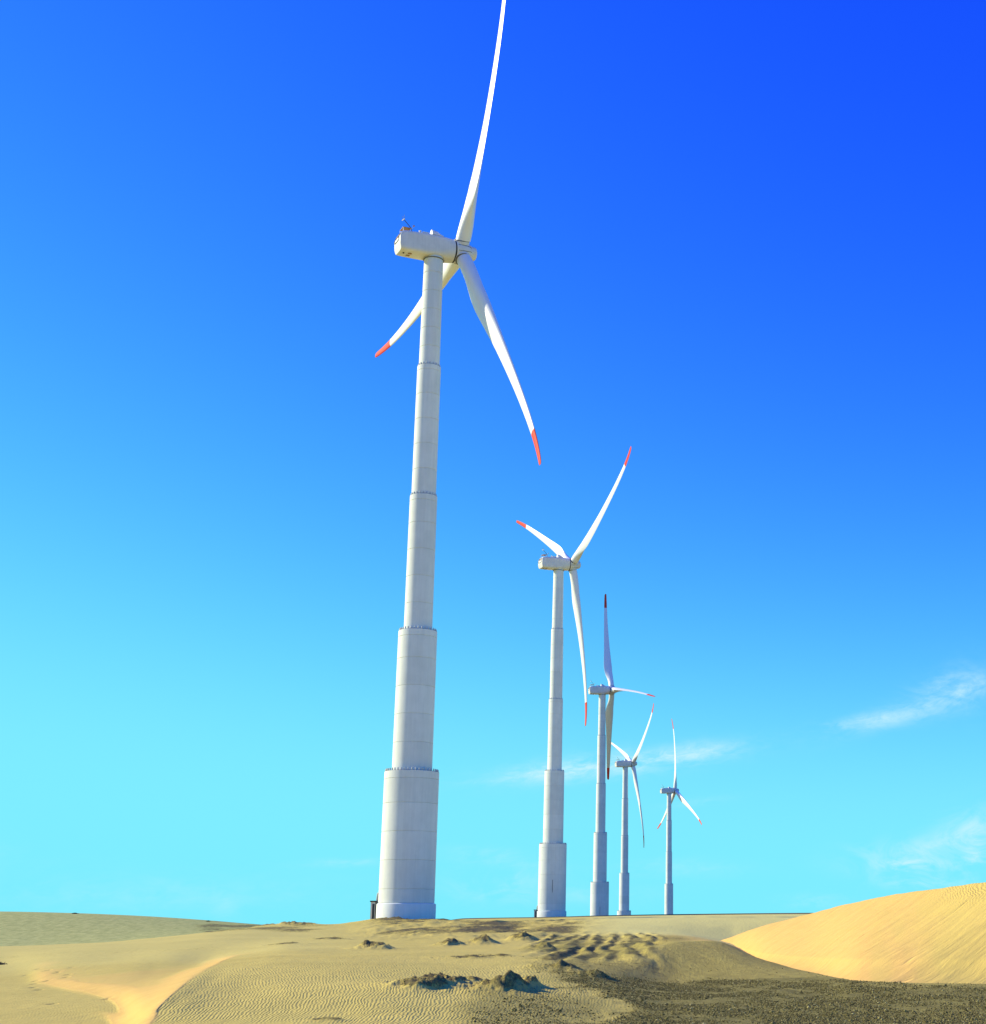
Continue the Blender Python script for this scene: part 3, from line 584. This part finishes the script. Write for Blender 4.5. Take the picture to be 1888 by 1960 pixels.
# nacelle shell
def nac_rear(z): return -5.92 + .62 * max(0, (z - .35) / 1.3) ** 1.3 + .32 * max(0, (-z + .1) / 1.75) ** 1.4
def sect(s, hw, hh, ex, zc=0.0, n=56, rear=False, k=1.0):
    t = np.linspace(0, 2 * np.pi, n, endpoint=False) + np.pi / n
    y = hw * np.sign(np.cos(t)) * np.abs(np.cos(t)) ** (2 / ex) * k; z = hh * np.sign(np.sin(t)) * np.abs(np.sin(t)) ** (2 / ex) * k + zc
    x = np.array([nac_rear(q) for q in z]) if rear else np.full(n, s)
    return np.stack([x, y, z], -1)
def nac_mesh():
    R = [sect(0, 1.54, 1.60, 7, 0, rear=True, k=k) for k in (.02, .3, .6, .85, .965)]
    e = sect(0, 1.54, 1.60, 7, 0, rear=True); e2 = e.copy(); e2[:, 0] += .09; R[-1][:, 0] += .0
    R += [e2]
    for s, hw, hh, ex, zc in ((-4.6, 1.60, 1.66, 7.0, .02), (-3, 1.64, 1.71, 6.5, .03), (-1.4, 1.67, 1.74, 6, .04), (0, 1.69, 1.76, 5.0, .06), (1.2, 1.71, 1.77, 3.8, .08), (2.2, 1.74, 1.78, 2.7, .09), (2.90, 1.77, 1.77, 2.05, .10)):
        R.append(sect(s, hw, hh, ex, zc))
    return MB().loft(R).mesh('nacelle', True, 35)
NAC = nac_mesh()
HUBM = MB().lathe([(1.3, 3.06), (1.72, 3.10), (1.78, 3.2), (1.80, 3.6), (1.78, 4.2), (1.70, 4.8), (1.52, 5.3), (1.30, 5.65), (1.16, 5.9), (1.10, 6.2), (1.06, 6.45), (.94, 6.62), (.7, 6.7), (.3, 6.73)], 60, 'x').mesh('hub', True, 40)
GAP = MB().lathe([(1.5, 2.80), (1.72, 2.82), (1.75, 2.92), (1.75, 3.13), (1.5, 3.16)], 60, 'x').mesh('gap_ring', True, 40)
SOCK = MB().lathe([(1.22, .3), (1.22, 1.70), (1.205, 1.76), (1.10, 1.76)], 44).mesh('blade_socket', True, 40)
COLL = MB().lathe([(1.13, 1.72), (1.165, 1.745), (1.165, 1.875), (1.13, 1.90)], 44).mesh('root_collar', True, 40)
def hub_seam_mesh(sgn):
    b = MB(); P = []
    for s, r in ((3.35, 1.80), (4.2, 1.79), (4.8, 1.715), (5.3, 1.54), (5.62, 1.335)):
        a = sgn * .26; P.append((s, r * math.sin(a), r * math.cos(a)))
    b.tube(P, .035, 6)
    return b.mesh('hub_seam')
HS = [hub_seam_mesh(-1), hub_seam_mesh(1)]
HATCH = MB().tube([(nac_rear(z) - .05, y, z) for z, y in ((1.25, -1.02), (.9, -1.05), (.35, -1.06), (.05, -.98), (.0, -.6), (.0, 0), (.0, .6), (.05, .98), (.35, 1.06), (.9, 1.05), (1.25, 1.02), (1.30, .5), (1.30, 0), (1.30, -.5), (1.25, -1.02))], .045, 6).mesh('rear_hatch_frame')
def vent_mesh(y):
    b = MB(); b.box((nac_rear(.85) - .02, y, .85), (.10, .42, .5), Matrix.Rotation(RAD(22), 3, 'Y'))
    return b.mesh('rear_vent')
VENTS = [vent_mesh(-.35), vent_mesh(.45)]
HOOD = MB().loft([[(-.75, y * .78 - .7, 1.70 + z) for y, z in ((-1, 0), (-.85, .55), (-.4, .95), (.3, .95), (.8, .5), (1, 0))],
                  [(.1, y * .75 - .7, 1.70 + z) for y, z in ((-1, 0), (-.85, .45), (-.4, .78), (.3, .78), (.8, .42), (1, 0))],
                  [(1.1, y * .6 - .7, 1.70 + z) for y, z in ((-1, 0), (-.85, .12), (-.4, .2), (.3, .2), (.8, .1), (1, 0))]]).mesh('cooler_hood', True, 40)
HATCHT = MB().box((-1.75, -.85, 1.82), (1.0, .8, .22)).mesh('roof_hatch')
LAMP = MB().lathe([(.14, 1.75), (.14, 1.95), (.2, 1.97), (.2, 2.12), (.08, 2.2)], 16).mesh('beacon', True)
LEGS = [MB().tube([(x, y, 1.5), (x, y, 2.33)], .035, 6).mesh('platform_leg') for x in (-5.15, -3.95) for y in (-.75, .75)]
DECK = MB().box((-4.55, 0, 2.36), (1.3, 1.56, .07)).mesh('platform_deck')
MAST = MB().tube([(-3.7, -.3, 1.6), (-3.72, -.3, 2.5), (-4.6, -.25, 3.5), (-4.95, -.25, 3.85)], .055, 7).mesh('weather_mast')
CROSS = MB().tube([(-4.95, -.75, 3.72), (-4.95, .45, 3.95)], .075, 6).mesh('mast_crossbar')
PRONG = [MB().tube([(-4.95, y, z), (-4.95, y, z + .7)], .03, 5).mesh('antenna_prong') for y, z in ((-.6, 3.72), (.15, 3.86))]
VANE = MB().tube([(-3.72, -.3, 2.45), (-3.42, -.52, 2.88)], .035, 6).mesh('vane_arm')
CUP = MB().lathe([(.02, 2.85), (.17, 2.87), (.17, 2.94), (.02, 2.96)], 12).mesh('vane_disc')
FLH = [MB().box((x, y, -1.70), (.55, .38, .05)).mesh('floor_hatch') for x, y in ((-4.0, -.45), (-4.1, .35))]
DRAIN = MB().lathe([(.13, -1.735), (.13, -1.62)], 14).mesh('drain_hole')
YAWR = MB().lathe([(1.50, 97.98), (1.58, 98.02), (1.58, 98.10), (1.50, 98.14)], 60).mesh('yaw_ring', True)
def build_turbine(name, base, psi, phi, blades, label, group, door=False, slot=False, rings=True, proto=None):
    root = bpy.data.objects.new(name, None); COL.objects.link(root); root.location = base; root.empty_display_size = 3
    tag(root, label, 'wind turbine', group)
    for i, (z0, z1, r0, r1, js) in enumerate(SEG):
        key = 'core%d' % i
        if key not in CACHE:
            CACHE[key] = MB().lathe([(r0 - .07, z0 - (1.5 if i == 0 else .0)), (r1 - .07, z1 - .03)], 72).mesh('tower_segment', True, 40)
            zz = [z0] + js + [z1]; CACHE['rings%d' % i] = []
            for k in range(len(zz) - 1):
                f0 = (zz[k] - z0) / (z1 - z0); f1 = (zz[k + 1] - z0) / (z1 - z0)
                ra, rb = r0 + (r1 - r0) * f0, r0 + (r1 - r0) * f1
                if i == 0 and k == 0:
                    CACHE['rings0'].append(MB().lathe([(3.6, -1.2), (4.06, -1.2), (4.06, 1.86), (4.03, 1.93), (3.86, 2.03), (3.6, 2.03)], 72, cap0=False, cap1=False).mesh('base_flange', True, 30))
                else: CACHE['rings%d' % i].append(ring_mesh(ra, rb, zz[k] + (.014 if k else 0), zz[k + 1] - (.014 if k < len(zz) - 2 else .012)))
            if i < 4:
                rb = r1 - .17; b = MB(); nB = max(18, int(2 * math.pi * rb / .50)); rr = random.Random(i)
                for q in range(nB):
                    a = 2 * math.pi * q / nB; b.lathe([(.10, 0), (.10, .24 + .12 * rr.random()), (.06, .42)], 6)
                    for w in range(len(b.v) - 18, len(b.v)): b.v[w] = (b.v[w][0] + rb * math.cos(a), b.v[w][1] + rb * math.sin(a), b.v[w][2] + z1 - .05)
                CACHE['bolts%d' % i] = b.mesh('bolt_ring')
                CACHE['rim%d' % i] = MB().lathe([(r1 - .02, z1 - .012), (r1 - .02, z1 + .018), (SEG[i + 1][2] - .1, z1 + .018)], 72, cap0=False, cap1=False).mesh('flange_plate')
        s = link('tower_segment', CACHE[key], M['joint'], root)
        for k, rm in enumerate(CACHE['rings%d' % i]): link('base_flange' if (i == 0 and k == 0) else 'concrete_ring', rm, M['concrete'], s)
        if i < 4:
            link('bolt_ring', CACHE['bolts%d' % i], M['cream'], s)['kind'] = 'stuff'; link('flange_plate', CACHE['rim%d' % i], M['seam'], s)
    link('yaw_ring', YAWR, M['seam'], root)
    yaw = Matrix.Translation((0, 0, HUB)) @ Matrix.Rotation(psi, 4, 'Z')
    mt = yaw @ Matrix.Rotation(-RAD(4.76), 4, 'Y')
    nc = link('nacelle', NAC, M['nacelle'], root, yaw @ Matrix.Rotation(-RAD(2.2), 4, 'Y'))
    link('gap_ring', GAP, M['rubber'], nc, Matrix.Translation((0, 0, .03)) @ Matrix.Rotation(-RAD(2.0), 4, 'Y')); link('rear_hatch_frame', HATCH, M['seam'], nc)
    for v in VENTS: link('rear_vent', v, M['rust'], nc)
    link('cooler_hood', HOOD, M['nacelle'], nc); link('roof_hatch', HATCHT, M['nacelle'], nc)
    link('beacon', LAMP, M['nacelle'], nc, Matrix.Translation((-2.55, -.9, 0)))
    link('platform_deck', DECK, M['rust'], nc); link('weather_mast', MAST, M['dark'], nc)
    for v in LEGS: link('platform_leg', v, M['nacelle'], nc)
    link('mast_crossbar', CROSS, M['cream'], nc); link('vane_arm', VANE, M['steel'], nc)
    for v in PRONG: link('antenna_prong', v, M['steel'], nc)
    link('vane_disc', CUP, M['rust'], nc, Matrix.Translation((-3.42, -.52, 0)))
    for v in FLH: link('floor_hatch', v, M['rust'], nc)
    link('drain_hole', DRAIN, M['rubber'], nc, Matrix.Translation((-4.95, -.3, 0)))
    hb = link('hub', HUBM, M['nacelle'], root, mt)
    for k in range(3):
        ph = phi + k * 2 * math.pi / 3
        rot = Matrix.Rotation(ph, 4, 'X')
        link('blade_socket', SOCK, M['nacelle'], hb, Matrix.Translation((4.22, 0, 0)) @ rot)
        r2 = Matrix.Rotation(ph + math.pi / 3, 4, 'X')
        for hsm in HS: link('hub_seam', hsm, M['dark'], hb, r2)
        bo = link('blade', blades[0], M['blade'], root, mt @ Matrix.Translation((4.22, 0, 0)) @ rot)
        link('blade_tip', blades[1], M['red'], bo); link('root_collar', COLL, M['seam'], bo)
    if door:
        d = link('entry_porch', CACHE.setdefault('porch', MB().box((-4.42, -.2, .9), (.60, 1.5, 2.6)).mesh('entry_porch')), M['cream'], root)
        link('porch_roof', CACHE.setdefault('porchr', MB().box((-4.40, -.2, 2.29), (.84, 1.7, .17)).mesh('porch_roof')), M['dark'], d)
        link('porch_door', CACHE.setdefault('porchd', MB().box((-4.33, -.962, .95), (.30, .03, 2.0)).mesh('porch_door')), M['dark'], d)
        b = CACHE.setdefault('pipe', MB().tube([(-3.95, -.3, 1.9), (-4.0, -.3, 2.4), (-3.92, -.3, 3.2), (-3.85, -.3, 3.45)], .16, 10).mesh('cable_conduit', True))
        link('cable_conduit', b, M['steel'], root)
    if slot:
        link('wall_slot', CACHE.setdefault('slot', MB().box((.42, -3.83, slot), (.09, .06, 3.4)).mesh('wall_slot')), M['dark'], root)
    return root
CACHE = {}
GRP = 'wind turbines in a row'
TP = [((-38.654, 212.544, 1.10), 28.29, 29.07, RUN, 'nearest and tallest white wind turbine, its upper blade running out of the frame', True, 0),
      ((-36.953, 423.108, 2.18), 28.64, 58.78, RUN, 'second largest white wind turbine, between the nearest one and the row behind', True, 8.6),
      ((-35.642, 633.036, -2.34), 18.02, 96.94, STOP, 'middle wind turbine with dark shaded upright blade and one blade pointing right', False, 8.0),
      ((-33.841, 839.771, -11.82), 21.83, 52.12, RUN, 'fourth wind turbine, just right of the one with shaded blades, standing by the thin cloud', False, 0),
      ((-11.139, 991.666, -13.40), 20.99, 1.42, RUN, 'smallest and farthest wind turbine, rightmost of the row', False, 0)]
for base, psi, phi, bl, lab, door, slot in TP:
    build_turbine('wind_turbine', base, RAD(psi), RAD(phi), bl, lab, GRP, door, slot)
